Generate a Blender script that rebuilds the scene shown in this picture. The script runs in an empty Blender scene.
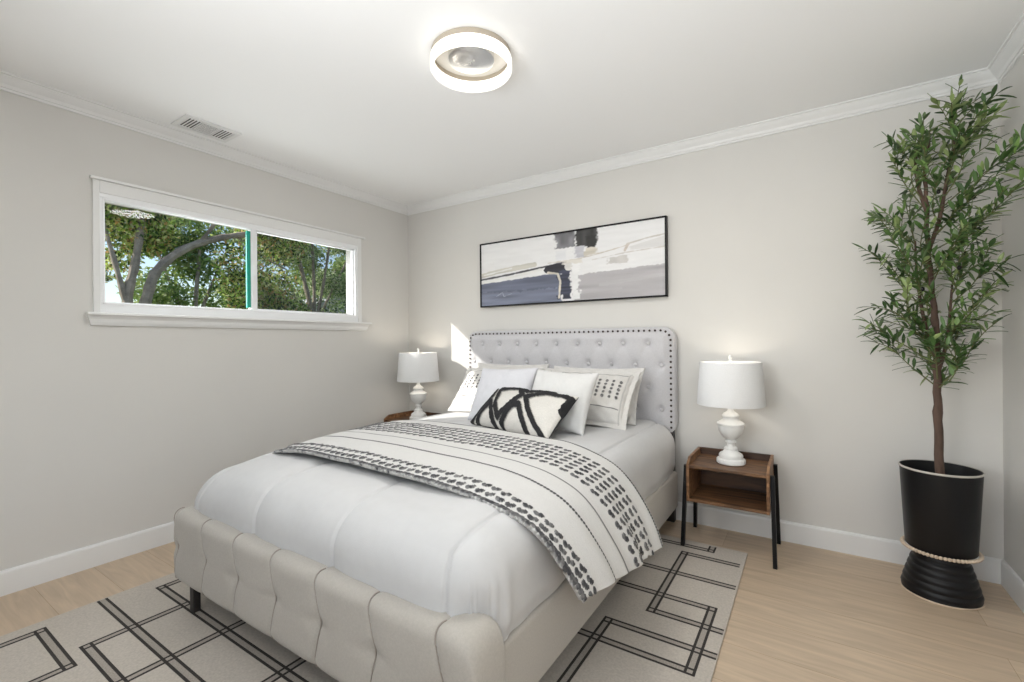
import bpy, bmesh, math, random
import numpy as np
from mathutils import Vector, Matrix, noise
random.seed(7)
S = bpy.context.scene
COL = S.collection
PI = math.pi
CEIL = 2.42
RW = 3.907      # right wall
FW = -4.2       # wall behind the camera

# ---------------------------------------------------------------- camera
th, pi_, ro = .5782, -.0004, -.0082
F = Vector((-math.sin(th)*math.cos(pi_), math.cos(th)*math.cos(pi_), math.sin(pi_)))
R0 = Vector((math.cos(th), math.sin(th), 0)); U0 = R0.cross(F)
R = R0*math.cos(ro)+U0*math.sin(ro); U = -R0*math.sin(ro)+U0*math.cos(ro)
cd = bpy.data.cameras.new('camera'); cam = bpy.data.objects.new('camera', cd); COL.objects.link(cam)
M3 = Matrix((R, U, -F)).transposed()
cam.matrix_world = Matrix.Translation((3.1475, -3.0532, 1.1571)) @ M3.to_4x4()
cd.sensor_fit = 'HORIZONTAL'; cd.sensor_width = 36; cd.lens = 455.73/1024*36
cd.shift_y = (342.03-341)/1024; cd.clip_start = .02; cd.clip_end = 200
S.camera = cam

# ---------------------------------------------------------------- sky, sun, exposure
S.view_settings.view_transform = 'Standard'; S.view_settings.look = 'None'
S.view_settings.gamma = 1; S.view_settings.use_curve_mapping = False
S.view_settings.exposure = 0.0
SUN = Vector((.85, 1.0, -.67)).normalized()      # travel direction of the sunlight
w = bpy.data.worlds.new('world'); S.world = w; w.use_nodes = True
nt = w.node_tree; bg = nt.nodes['Background']
sky = nt.nodes.new('ShaderNodeTexSky'); sky.sky_type = 'NISHITA'; sky.sun_disc = False
sky.sun_elevation = math.radians(38); sky.sun_rotation = math.radians(220)
nt.links.new(sky.outputs[0], bg.inputs[0]); bg.inputs[1].default_value = .21
sl = bpy.data.lights.new('sun', 'SUN'); sl.energy = 6.5; sl.angle = math.radians(.6); sl.color = (1, .96, .89)
so = bpy.data.objects.new('sun', sl); COL.objects.link(so)
so.rotation_euler = SUN.to_track_quat('-Z', 'Y').to_euler()

def area(name, loc, direction, sx, sy, power, color=(1, 1, 1)):
    l = bpy.data.lights.new(name, 'AREA'); l.shape = 'RECTANGLE'; l.size = sx; l.size_y = sy
    l.energy = power; l.color = color
    o = bpy.data.objects.new(name, l); COL.objects.link(o); o.location = loc
    o.rotation_euler = Vector(direction).to_track_quat('-Z', 'Y').to_euler()
    return o
# added fill at two invented windows behind the camera; daylight by the bed-side window
area('fill_front', (2.0, FW-.02, 1.45), (0, 1, .3), 2.9, 1.5, 3, (.96, .98, 1))
area('fill_right', (RW+.02, -3.65, 1.5), (-1, .6, .1), .9, 1.3, 9, (.97, .985, 1))
area('daylight_left', (-.16, -1.42, 1.66), (1, .1, -.30), 1.5, .5, 11, (.93, .97, 1))

# added fill light facing up, standing in for a flash bounced off the ceiling
area('bounce_fill', (2.3, -3.5, 1.3), (.65, .5, 1), 1.0, 1.0, 55, (.95, .975, 1))

# ---------------------------------------------------------------- helpers
def mat(name, col, rough=.6, metal=0, noise_amt=0, nscale=40, bump=0, bscale=200, emis=None, estr=0, attr=None, spec=None, stretch=None, sheen=0):
    m = bpy.data.materials.new(name); m.use_nodes = True; n = m.node_tree.nodes; L = m.node_tree.links
    b = n['Principled BSDF']; b.inputs['Roughness'].default_value = rough; b.inputs['Metallic'].default_value = metal
    b.inputs['Base Color'].default_value = (*col, 1)
    if spec is not None: b.inputs['Specular IOR Level'].default_value = spec
    if sheen: b.inputs['Sheen Weight'].default_value = sheen
    tc = n.new('ShaderNodeTexCoord'); mp = n.new('ShaderNodeMapping'); L.new(tc.outputs['Object'], mp.inputs[0])
    if stretch: mp.inputs['Scale'].default_value = stretch
    src = None
    if attr:
        a = n.new('ShaderNodeAttribute'); a.attribute_name = attr; src = a.outputs['Color']
    if noise_amt:
        t = n.new('ShaderNodeTexNoise'); t.inputs['Scale'].default_value = nscale; t.inputs['Detail'].default_value = 4
        L.new(mp.outputs[0], t.inputs['Vector'])
        r = n.new('ShaderNodeMapRange'); r.inputs['From Min'].default_value = .3; r.inputs['From Max'].default_value = .7
        r.inputs['To Min'].default_value = 1-noise_amt; r.inputs['To Max'].default_value = 1+noise_amt
        L.new(t.outputs[0], r.inputs[0])
        v = n.new('ShaderNodeVectorMath'); v.operation = 'SCALE'; L.new(r.outputs[0], v.inputs['Scale'])
        if src: L.new(src, v.inputs[0])
        else: v.inputs[0].default_value = col
        src = v.outputs[0]
    if src: L.new(src, b.inputs['Base Color'])
    if bump:
        t = n.new('ShaderNodeTexNoise'); t.inputs['Scale'].default_value = bscale; t.inputs['Detail'].default_value = 3
        L.new(mp.outputs[0], t.inputs['Vector'])
        bp = n.new('ShaderNodeBump'); bp.inputs['Strength'].default_value = bump; bp.inputs['Distance'].default_value = .002
        L.new(t.outputs[0], bp.inputs['Height']); L.new(bp.outputs[0], b.inputs['Normal'])
    if emis:
        b.inputs['Emission Color'].default_value = (*emis, 1); b.inputs['Emission Strength'].default_value = estr
    return m

def mesh_obj(name, me, m=None, parent=None, smooth=False, loc=None):
    o = bpy.data.objects.new(name, me); COL.objects.link(o)
    if m is not None:
        for k in (m if isinstance(m, (list, tuple)) else [m]): me.materials.append(k)
    if smooth:
        me.polygons.foreach_set('use_smooth', [True]*len(me.polygons))
    if parent: o.parent = parent
    if loc: o.location = loc
    return o
def pydata(name, V, Fc): 
    me = bpy.data.meshes.new(name); me.from_pydata([tuple(map(float, v)) for v in V], [], Fc); me.update(); return me
def thing(name, label, cat, loc=(0, 0, 0), rz=0, group=None):
    o = bpy.data.objects.new(name, None); COL.objects.link(o); o.location = loc; o.rotation_euler = (0, 0, rz)
    o.empty_display_size = .1
    return tag(o, label, cat, group)
def tag(o, label, cat, group=None):
    o['label'] = label; o['category'] = cat
    if group: o['group'] = group
    return o
def struct(o): o['kind'] = 'structure'; return o

class MB:
    """collects shapes into one bmesh"""
    def __init__(s): s.bm = bmesh.new()
    def box(s, x0, x1, y0, y1, z0, z1, bev=0, seg=2, mi=0, rot=None, piv=None):
        r = bmesh.ops.create_cube(s.bm, size=1); vs = r['verts']
        for v in vs:
            v.co = Vector(((x0+x1)/2+v.co.x*(x1-x0), (y0+y1)/2+v.co.y*(y1-y0), (z0+z1)/2+v.co.z*(z1-z0)))
        fs = set(f for v in vs for f in v.link_faces)
        for f in fs: f.material_index = mi
        if bev:
            es = list(set(e for v in vs for e in v.link_edges))
            r2 = bmesh.ops.bevel(s.bm, geom=es, offset=bev, segments=seg, profile=.5, affect='EDGES')
            vs = list(set(v for f in r2['faces'] for v in f.verts)) 
            for f in r2['faces']: f.material_index = mi
        if rot:
            p = Vector(piv or ((x0+x1)/2, (y0+y1)/2, (z0+z1)/2))
            allv = set(vs)
            bmesh.ops.rotate(s.bm, verts=list(allv), cent=p, matrix=rot)
        return s
    def tube(s, pts, rad, n=8, cap=True, mi=0):
        pts = [Vector(p) for p in pts]; N = len(pts)
        if not isinstance(rad, (list, tuple)): rad = [rad]*N
        rings = []; up = Vector((0, 0, 1)); ref = None
        for i, p in enumerate(pts):
            t = (pts[min(i+1, N-1)]-pts[max(i-1, 0)]).normalized()
            if ref is None:
                ref = t.cross(up) if abs(t.dot(up)) < .95 else t.cross(Vector((1, 0, 0)))
            ref = (ref-t*ref.dot(t)).normalized(); b = t.cross(ref)
            rings.append([s.bm.verts.new(p+(ref*math.cos(a)+b*math.sin(a))*rad[i]) for a in [2*PI*k/n for k in range(n)]])
        for i in range(N-1):
            for k in range(n):
                f = s.bm.faces.new((rings[i][k], rings[i][(k+1) % n], rings[i+1][(k+1) % n], rings[i+1][k])); f.material_index = mi
        if cap:
            s.bm.faces.new(rings[0][::-1]).material_index = mi; s.bm.faces.new(rings[-1]).material_index = mi
        return s
    def lathe(s, prof, n=48, cx=0, cy=0, mi=0, closed=False):
        rings = []
        for r, z in prof:
            if r < 1e-5: rings.append([s.bm.verts.new((cx, cy, z))])
            else: rings.append([s.bm.verts.new((cx+r*math.cos(2*PI*k/n), cy+r*math.sin(2*PI*k/n), z)) for k in range(n)])
        prs = list(zip(rings, rings[1:])) + ([(rings[-1], rings[0])] if closed else [])
        for a, b in prs:
            for k in range(n):
                k2 = (k+1) % n
                if len(a) == 1 and len(b) == 1: continue
                if len(a) == 1: f = s.bm.faces.new((a[0], b[k2], b[k]))
                elif len(b) == 1: f = s.bm.faces.new((a[k], a[k2], b[0]))
                else: f = s.bm.faces.new((a[k], a[k2], b[k2], b[k]))
                f.material_index = mi
        return s
    def ball(s, c, r, sc=(1, 1, 1), u=10, v=6, mi=0):
        res = bmesh.ops.create_uvsphere(s.bm, u_segments=u, v_segments=v, radius=r)
        for q in res['verts']: q.co = Vector((c[0]+q.co.x*sc[0], c[1]+q.co.y*sc[1], c[2]+q.co.z*sc[2]))
        return s
    def prism(s, poly, y0, y1, axis='y', mi=0):
        """polygon in (a,b) extruded along an axis: axis y -> (x,z), x -> (y,z), z -> (x,y)"""
        def P(a, b, c): return {'y': (a, c, b), 'x': (c, a, b), 'z': (a, b, c)}[axis]
        A = [s.bm.verts.new(P(a, b, y0)) for a, b in poly]; B = [s.bm.verts.new(P(a, b, y1)) for a, b in poly]
        n = len(poly)
        s.bm.faces.new(A).material_index = mi; s.bm.faces.new(B[::-1]).material_index = mi
        for i in range(n): s.bm.faces.new((A[i], B[i], B[(i+1) % n], A[(i+1) % n])).material_index = mi
        return s
    def build(s, name, m=None, parent=None, smooth=False, angle=None, loc=None):
        bmesh.ops.recalc_face_normals(s.bm, faces=s.bm.faces)
        me = bpy.data.meshes.new(name); s.bm.to_mesh(me); s.bm.free()
        o = mesh_obj(name, me, m, parent, smooth, loc)
        if smooth: me.set_sharp_from_angle(angle=math.radians(angle or 40))
        return o

def grid_faces(nu, nv, off=0, flip=False):
    fs = []
    for j in range(nv):
        for i in range(nu):
            a = off+j*(nu+1)+i; q = (a, a+1, a+nu+2, a+nu+1)
            fs.append(q[::-1] if flip else q)
    return fs
def set_col(me, cols):
    a = me.color_attributes.new('Col', 'FLOAT_COLOR', 'POINT')
    arr = np.ones((len(me.vertices), 4), dtype=np.float32); arr[:, :3] = cols
    a.data.foreach_set('color', arr.ravel())
def smoothstep(a, b, x): t = np.clip((x-a)/(b-a), 0, 1); return t*t*(3-2*t)
def segdist(px, py, pts):
    d = np.full(px.shape, 1e9)
    for (x0, y0), (x1, y1) in zip(pts, pts[1:]):
        dx, dy = x1-x0, y1-y0; t = np.clip(((px-x0)*dx+(py-y0)*dy)/(dx*dx+dy*dy+1e-12), 0, 1)
        d = np.minimum(d, np.hypot(px-x0-t*dx, py-y0-t*dy))
    return d
def vnoise(a, b, seed=0):
    """cheap smooth value noise on arrays"""
    rs = np.random.RandomState(seed); T = rs.rand(64, 64)
    ia, ib = np.floor(a).astype(int), np.floor(b).astype(int); fa, fb = a-ia, b-ib
    fa = fa*fa*(3-2*fa); fb = fb*fb*(3-2*fb); g = lambda i, j: T[i % 64, j % 64]
    return (g(ia, ib)*(1-fa)+g(ia+1, ib)*fa)*(1-fb)+(g(ia, ib+1)*(1-fa)+g(ia+1, ib+1)*fa)*fb

# ---------------------------------------------------------------- materials
M_wall = mat('wall_paint', (.68, .665, .635), .75, noise_amt=.012, nscale=3, bump=.05, bscale=90)
M_ceil = mat('ceiling_paint', (.92, .92, .915), .8, bump=.04, bscale=60)
M_trim = mat('white_trim', (.80, .80, .79), .35)
M_vinyl = mat('window_vinyl', (.88, .89, .9), .3)
M_fab = mat('beige_upholstery', (.46, .43, .385), .9, noise_amt=.05, nscale=160, bump=.5, bscale=500, sheen=.2)
M_head = mat('grey_velvet', (.58, .57, .585), .8, noise_amt=.04, nscale=120, bump=.3, bscale=500, sheen=.4)
M_black = mat('black_metal', (.008, .008, .009), .4, spec=.2)
M_darkwood = mat('dark_leg', (.015, .013, .013), .45)
M_nail = mat('bronze_nail', (.06, .045, .04), .3, metal=.8)
M_white_fab = mat('white_cotton', (.60, .597, .595), .9, noise_amt=.015, nscale=30, bump=.25, bscale=420)
M_col_fab = mat('woven_pattern', (.8, .8, .8), .92, attr='Col', noise_amt=.05, nscale=260, bump=.5, bscale=420)
M_ceramic = mat('white_ceramic', (.82, .82, .80), .35, noise_amt=.03, nscale=25, bump=.15, bscale=90)
M_shade = mat('linen_shade', (.80, .80, .80), .9, noise_amt=.03, nscale=220, bump=.3, bscale=500)
M_pot = mat('black_pot', (.007, .007, .008), .4, spec=.3, bump=.1, bscale=120)
M_bead = mat('natural_wood_bead', (.62, .50, .38), .6, noise_amt=.1, nscale=60)
M_soil = mat('dark_soil', (.02, .015, .01), 1, noise_amt=.5, nscale=90, bump=1, bscale=60)
M_bark = mat('brown_bark', (.10, .062, .045), .85, noise_amt=.35, nscale=40, bump=1, bscale=90, stretch=(1, 1, .25))
M_leaf = mat('olive_leaf', (.07, .13, .035), .45, attr='Col')
M_nickel = mat('brushed_nickel', (.62, .60, .57), .3, metal=1)
M_acryl = mat('lit_acrylic', (.9, .9, .85), .4, emis=(1, .95, .85), estr=1.15)
M_cord = mat('clear_grey_cord', (.45, .45, .44), .4)
M_vent = mat('vent_dark', (.05, .05, .05), .8)
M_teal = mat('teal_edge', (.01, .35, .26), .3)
M_conc = mat('outer_stucco', (.5, .46, .4), .9, noise_amt=.1, nscale=8)

def wood_mat(name, c1, c2, scale, axis='x', rough=.5):
    m = bpy.data.materials.new(name); m.use_nodes = True; n = m.node_tree.nodes; L = m.node_tree.links; b = n['Principled BSDF']
    tc = n.new('ShaderNodeTexCoord'); mp = n.new('ShaderNodeMapping'); L.new(tc.outputs['Object'], mp.inputs[0])
    mp.inputs['Scale'].default_value = (1.2, 9, 9) if axis == 'x' else (9, 9, 1.2)
    t = n.new('ShaderNodeTexNoise'); t.inputs['Scale'].default_value = scale; t.inputs['Detail'].default_value = 6; t.inputs['Distortion'].default_value = 1.2
    L.new(mp.outputs[0], t.inputs['Vector'])
    cr = n.new('ShaderNodeValToRGB'); cr.color_ramp.elements[0].color = (*c1, 1); cr.color_ramp.elements[1].color = (*c2, 1)
    cr.color_ramp.elements[0].position = .35; cr.color_ramp.elements[1].position = .65
    L.new(t.outputs[0], cr.inputs[0]); L.new(cr.outputs[0], b.inputs['Base Color']); b.inputs['Roughness'].default_value = rough
    return m
M_rustic = wood_mat('rustic_brown_wood', (.030, .013, .007), (.25, .125, .055), 2.2)
M_rustic_shaded = wood_mat('shaded_dark_brown_wood', (.018, .008, .005), (.11, .052, .024), 2.2)  # back panel: darker stain, with the inside shade put into its colour
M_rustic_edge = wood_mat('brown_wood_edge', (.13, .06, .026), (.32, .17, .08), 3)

def floor_mat():
    m = bpy.data.materials.new('light_oak_planks'); m.use_nodes = True; n = m.node_tree.nodes; L = m.node_tree.links; b = n['Principled BSDF']
    tc = n.new('ShaderNodeTexCoord'); mp = n.new('ShaderNodeMapping'); L.new(tc.outputs['Object'], mp.inputs[0])
    mp.inputs['Location'].default_value = (.47, .04, 0)
    br = n.new('ShaderNodeTexBrick'); L.new(mp.outputs[0], br.inputs['Vector'])
    br.inputs['Scale'].default_value = 1; br.inputs['Brick Width'].default_value = 1.6; br.inputs['Row Height'].default_value = .222
    br.inputs['Mortar Size'].default_value = .0012; br.inputs['Mortar Smooth'].default_value = .6; br.offset = .37
    br.inputs['Color1'].default_value = (.61, .485, .355, 1); br.inputs['Color2'].default_value = (.54, .42, .30, 1); br.inputs['Mortar'].default_value = (.38, .26, .16, 1)
    m2 = n.new('ShaderNodeMapping'); m2.inputs['Scale'].default_value = (1, 11, 1); L.new(tc.outputs['Object'], m2.inputs[0])
    t = n.new('ShaderNodeTexNoise'); t.inputs['Scale'].default_value = 3.2; t.inputs['Detail'].default_value = 7; t.inputs['Distortion'].default_value = .8
    L.new(m2.outputs[0], t.inputs['Vector'])
    r = n.new('ShaderNodeMapRange'); r.inputs['From Min'].default_value = .3; r.inputs['From Max'].default_value = .7; r.inputs['To Min'].default_value = .86; r.inputs['To Max'].default_value = 1.1
    L.new(t.outputs[0], r.inputs[0])
    v = n.new('ShaderNodeVectorMath'); v.operation = 'SCALE'; L.new(br.outputs['Color'], v.inputs[0]); L.new(r.outputs[0], v.inputs['Scale'])
    L.new(v.outputs[0], b.inputs['Base Color']); b.inputs['Roughness'].default_value = .42; b.inputs['Specular IOR Level'].default_value = .35
    return m

# ---------------------------------------------------------------- room shell
def flat(name, x0, x1, y0, y1, z0, z1, m): return struct(MB().box(x0, x1, y0, y1, z0, z1).build(name, m))
flat('floor', -.12, RW+.12, FW-.12, .12, -.1, 0, floor_mat())
flat('ceiling', -.12, RW+.12, FW-.12, .12, CEIL, CEIL+.1, M_ceil)
flat('wall_back', -.12, RW+.12, 0, .12, 0, CEIL, M_wall)
struct(MB().box(RW, RW+.12, -3.2, 0, 0, CEIL).box(RW, RW+.12, FW, -4.1, 0, CEIL).box(RW, RW+.12, -4.1, -3.2, 0, .85).box(RW, RW+.12, -4.1, -3.2, 2.15, CEIL).build('wall_right', M_wall))
b = MB()
for y in (-4.1, -3.68, -3.25): b.box(RW+.05, RW+.09, y, y+.05, .85, 2.15)
b.box(RW+.05, RW+.09, -4.1, -3.2, .85, .9).box(RW+.05, RW+.09, -4.1, -3.2, 2.1, 2.15)
struct(b.build('added_window_right', M_vinyl))  # unseen window, added for the fill light from the right
WY0, WY1, WZ0, WZ1 = -2.212, -.597, 1.375, 1.945      # window opening
b = MB()
b.box(-.12, 0, FW, WY0, 0, CEIL).box(-.12, 0, WY1, 0, 0, CEIL).box(-.12, 0, WY0, WY1, 0, WZ0).box(-.12, 0, WY0, WY1, WZ1, CEIL)
struct(b.build('wall_left', M_wall))
b = MB()
b.box(0, .5, FW-.12, FW, 0, CEIL).box(3.5, RW, FW-.12, FW, 0, CEIL).box(.5, 3.5, FW-.12, FW, 0, .7).box(.5, 3.5, FW-.12, FW, 2.2, CEIL)
struct(b.build('wall_front', M_wall))
b = MB()
for x in (.5, 1.98, 3.45): b.box(x, x+.05, FW-.09, FW-.04, .7, 2.2)
b.box(.5, 3.5, FW-.09, FW-.04, .7, .75).box(.5, 3.5, FW-.09, FW-.04, 2.15, 2.2)
struct(b.build('added_window_front', M_vinyl))  # invented window out of view, put in to carry the front fill

def moulding(name, prof, p0, p1, inward, miter0=True, miter1=True):
    """profile (d = out from wall, z) swept along a wall with mitred ends"""
    bm = bmesh.new(); p0, p1, inward = Vector(p0), Vector(p1), Vector(inward); t = (p1-p0).normalized()
    A = [bm.verts.new(p0+inward*d+t*(d if miter0 else 0)+Vector((0, 0, z))) for d, z in prof]
    B = [bm.verts.new(p1+inward*d-t*(d if miter1 else 0)+Vector((0, 0, z))) for d, z in prof]
    n = len(prof)
    for i in range(n): bm.faces.new((A[i], A[(i+1) % n], B[(i+1) % n], B[i]))
    bm.faces.new(A); bm.faces.new(B[::-1])
    bmesh.ops.recalc_face_normals(bm, faces=bm.faces)
    me = bpy.data.meshes.new(name); bm.to_mesh(me); bm.free()
    return struct(mesh_obj(name, me, M_trim))
cr = [(0, 2.35), (.009, 2.35), (.010, 2.361), (.015, 2.363), (.016, 2.368), (.020, 2.377), (.029, 2.386), (.038, 2.396), (.043, 2.404), (.045, 2.406), (.046, 2.411), (.055, 2.413), (.056, CEIL), (0, CEIL)]
bb = [(0, 0), (.014, 0), (.014, .103), (.011, .112), (.007, .115), (0, .115)]
for nm, pr in (('trim', cr), ('baseboard', bb)):
    for i, (side, p0, p1, inn) in enumerate((('left', (0, FW, 0), (0, 0, 0), (1, 0, 0)), ('back', (0, 0, 0), (RW, 0, 0), (0, -1, 0)), ('right', (RW, 0, 0), (RW, FW, 0), (-1, 0, 0)), ('front', (RW, FW, 0), (0, FW, 0), (0, 1, 0)))):
        moulding('baseboard_'+side if nm == 'baseboard' else 'trim_%d' % (i+1), pr, p0, p1, inn)

# window over the left wall: casing + sill + vinyl frame + sashes + glass
W = struct(bpy.data.objects.new('window_1', None)); COL.objects.link(W); W.location = (0, (WY0+WY1)/2, WZ0); W['kind'] = 'structure'
oy, oz = (WY0+WY1)/2, WZ0
def wpart(mb, name, m, par=None, smooth=False):
    o = mb.build(name, m); o.parent = par or W
    if par is None: o.location = (0, -oy, -oz)
    return o
cy0, cy1, cz1 = -2.252, -.545, 2.03
c = MB()
c.box(0, .014, cy0, WY0-.012, 1.325, cz1, .002).box(0, .014, WY1+.014, cy1, 1.325, cz1, .002)
c.box(0, .014, WY0-.012, WY1+.014, WZ1+.02, cz1, .002).box(0, .03, cy0-.012, cy1+.012, cz1, cz1+.014, .003).box(0, .03, cy1+.0125, cy1+.03, cz1, cz1+.014, .003)
wpart(c, 'casing', M_trim)
s = MB(); s.box(-.002, .050, -2.285, -.466, 1.314, 1.330, .005, 3)
prof = [(0, 1.262), (.014, 1.262), (.022, 1.278), (.026, 1.295), (.040, 1.316), (0, 1.316)]
A = [s.bm.verts.new((d, -2.262+.0-(z-1.262)*.35, z)) for d, z in prof]; B = [s.bm.verts.new((d, -.500+(z-1.262)*.35, z)) for d, z in prof]
for i in range(6): s.bm.faces.new((A[i], A[(i+1) % 6], B[(i+1) % 6], B[i]))
s.bm.faces.new(A); s.bm.faces.new(B[::-1])
wpart(s, 'sill', M_trim)
f = MB(); fx0, fx1 = -.050, .008
f.box(-.02, fx1, WY0-.014, WY1+.016, 1.326, WZ0, .002).box(-.02, fx1, WY0-.014, WY1+.016, WZ1, WZ1+.024, .002).box(-.02, fx1, WY0-.014, WY0, WZ0, WZ1, .001).box(-.02, fx1, WY1, WY1+.016, WZ0, WZ1, .001)
f.box(fx0, fx1, WY0, WY0+.008, WZ0, WZ1, .002).box(fx0, fx1, WY1-.008, WY1, WZ0, WZ1, .002)
f.box(fx0, fx1, WY0, WY1, WZ0, WZ0+.010, .002).box(fx0, fx1, WY0, WY1, WZ1-.012, WZ1, .002)
f.box(fx0, fx1-.004, -1.434, -1.404, WZ0, WZ1, .002)
wpart(f, 'window_frame', M_vinyl)
M_glass = bpy.data.materials.new('window_glass'); M_glass.use_nodes = True
n = M_glass.node_tree.nodes; L = M_glass.node_tree.links
tr = n.new('ShaderNodeBsdfTransparent'); gl = n.new('ShaderNodeBsdfGlossy'); gl.inputs['Roughness'].default_value = .01
mx = n.new('ShaderNodeMixShader'); mx.inputs[0].default_value = .008
L.new(tr.outputs[0], mx.inputs[1]); L.new(gl.outputs[0], mx.inputs[2]); L.new(mx.outputs[0], n['Material Output'].inputs[0])
M_screen = bpy.data.materials.new('insect_screen'); M_screen.use_nodes = True
n = M_screen.node_tree.nodes; L = M_screen.node_tree.links
tr = n.new('ShaderNodeBsdfTransparent'); df = n.new('ShaderNodeBsdfDiffuse'); df.inputs[0].default_value = (.06, .06, .06, 1)
mx = n.new('ShaderNodeMixShader'); mx.inputs[0].default_value = .13
L.new(tr.outputs[0], mx.inputs[1]); L.new(df.outputs[0], mx.inputs[2]); L.new(mx.outputs[0], n['Material Output'].inputs[0])
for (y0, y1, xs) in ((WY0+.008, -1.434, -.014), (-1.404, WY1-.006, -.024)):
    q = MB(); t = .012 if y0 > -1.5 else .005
    q.box(xs-.012, xs+.012, y0, y0+t, WZ0+.010, WZ1-.012, .001).box(xs-.012, xs+.012, y1-t, y1, WZ0+.010, WZ1-.012, .001)
    q.box(xs-.012, xs+.012, y0, y1, WZ0+.010, WZ0+.010+t, .001).box(xs-.012, xs+.012, y0, y1, WZ1-.012-t, WZ1-.012, .001)
    sa = wpart(q, 'sash', M_vinyl)
    g = MB().box(xs-.002, xs+.002, y0+t, y1-t, WZ0+.010+t, WZ1-.012-t).build('glass_pane', M_glass, sa)
    if y0 > -1.5:
        MB().box(xs-.03, xs-.029, y0, y1, WZ0+.02, WZ1-.022).build('insect_screen', M_screen, sa)
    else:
        MB().box(xs-.006, xs+.008, y1-.030, y1-.001, WZ0+.026, WZ1-.028).build('teal_strip', M_teal, sa)  # plain teal strip along the sash edge
q = MB().box(.003, .014, -1.427, -1.412, 1.62, 1.69, .003); wpart(q, 'latch', M_vinyl)
# roof overhang outside the window (its edge cuts the sunlight on the wall)
struct(MB().box(-.62, -.12, -4.3, .5, 2.228, 2.34).build('trim_5', M_conc))
# unseen porch roof, added to block the sun at the front window
struct(MB().box(-3.2, 4.2, -7.6, FW-.12, 2.3, 2.4).build('trim_6', M_conc))

# ---------------------------------------------------------------- ceiling lamp and vent
t = thing('ceiling_light', 'flush round ceiling light with glowing ring and brushed metal centre', 'ceiling light', (1.917, -1.475, CEIL))
M_pan = mat('white_pan', (.8, .77, .72), .5)
MB().lathe([(0, -.001), (.166, -.001), (.166, -.006), (0, -.006)], 96).build('mounting_pan', M_pan, t, True)
MB().lathe([(.166, 0), (.172, -.002), (.172, -.026), (.166, -.028)], 96, closed=True).build('metal_band', mat('champagne_metal', (.50, .44, .36), .4, metal=.5), t, True)
MB().lathe([(.168, -.024), (.175, -.027), (.177, -.032), (.177, -.072), (.174, -.077), (.168, -.078), (.164, -.074), (.164, -.028)], 96, closed=True).build('lit_ring', M_acryl, t, True)
mdisc = mat('spun_aluminium', (.72, .72, .72), .22, metal=1)
nn = mdisc.node_tree.nodes; LL = mdisc.node_tree.links
bs = nn['Principled BSDF']; bs.inputs['Anisotropic'].default_value = .9
tg = nn.new('ShaderNodeTangent'); tg.direction_type = 'RADIAL'; tg.axis = 'Z'; LL.new(tg.outputs[0], bs.inputs['Tangent'])
MB().lathe([(0, -.034), (.094, -.034), (.100, -.032), (.100, -.006)], 64).build('metal_disc', mdisc, t, True)
for x, y in ((.012, 0), (-.012, .006)):
    MB().ball((x, y, -.035), .005, (1, 1, .6)).build('screw', M_nickel, t, True)
pl = bpy.data.lights.new('ceiling_lamp_light', 'AREA'); pl.shape = 'DISK'; pl.size = .31; pl.energy = 9; pl.color = (1, .97, .93)
po = bpy.data.objects.new('ceiling_lamp_light', pl); COL.objects.link(po); po.location = (1.917, -1.475, CEIL-.085)

t = thing('ceiling_vent', 'white rectangular air vent grille in the ceiling above the window', 'vent', (.205, -1.79, CEIL))
b = MB()
hx, hy = .10, .145
b.box(-hx, -hx+.028, -hy, hy, -.008, 0).box(hx-.028, hx, -hy, hy, -.008, 0).box(-hx+.028, hx-.028, -hy, -hy+.022, -.0078, 0).box(-hx+.028, hx-.028, hy-.022, hy, -.0078, 0)
b.build('frame', M_trim, t)
MB().box(-hx+.026, hx-.026, -hy+.020, hy-.020, -.0015, -.0005).build('backing', M_vent, t)
for k, (a0, a1) in enumerate(((-.122, -.046), (-.040, .040), (.046, .122))):
    b = MB()
    if k == 1:
        for i in range(9):
            x = -.066+i*.0150; b.box(x, x+.0080, a0, a1, -.0045, -.0028)
    else:
        for i in range(5):
            y = a0+.003+i*.0155; b.box(-.07, .07, y, y+.0070, -.0045, -.0028)
    b.box(-.0725, .0725, a0-.0035, a0, -.005, -.001).box(-.0725, .0725, a1, a1+.0035, -.005, -.001)
    b.build('louver_bank', M_trim, t)

# ---------------------------------------------------------------- rug
RX0, RX1, RY0, RY1 = .46, 2.862, -3.36, -.31
M_rug = mat('oatmeal_pile', (.52, .475, .42), .95, noise_amt=.10, nscale=120, bump=.8, bscale=350)
M_rugd = mat('charcoal_pile', (.035, .03, .028), .95, noise_amt=.3, nscale=250, bump=.6, bscale=400)
M_rugm = mat('taupe_pile', (.36, .325, .285), .95, noise_amt=.2, nscale=200, bump=.6, bscale=400)
b = MB().box(RX0, RX1, RY0, RY1, .0005, .010, .003)
def band(x0, x1, y0, y1):   # a taupe band with a dark line along both edges and closed corners
    hw = .019; lw = .0095; X0_, X1_, Y0_, Y1_ = x0, x1, y0, y1
    if x1-x0 >= y1-y0:
        y = (y0+y1)/2; b.box(x0-hw, x1+hw, y-hw, y+hw, .0095, .0103, mi=2)
        for q in (-1, 1): b.box(x0-hw, x1+hw, y+q*(hw-lw/2)-lw/2, y+q*(hw-lw/2)+lw/2, .0095, .0108, mi=1)
    else:
        x = (x0+x1)/2; b.box(x-hw, x+hw, y0-hw, y1+hw, .0095, .0104, mi=2)
        for q in (-1, 1): b.box(x+q*(hw-lw/2)-lw/2, x+q*(hw-lw/2)+lw/2, y0-hw, y1+hw, .0095, .0109, mi=1)
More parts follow.
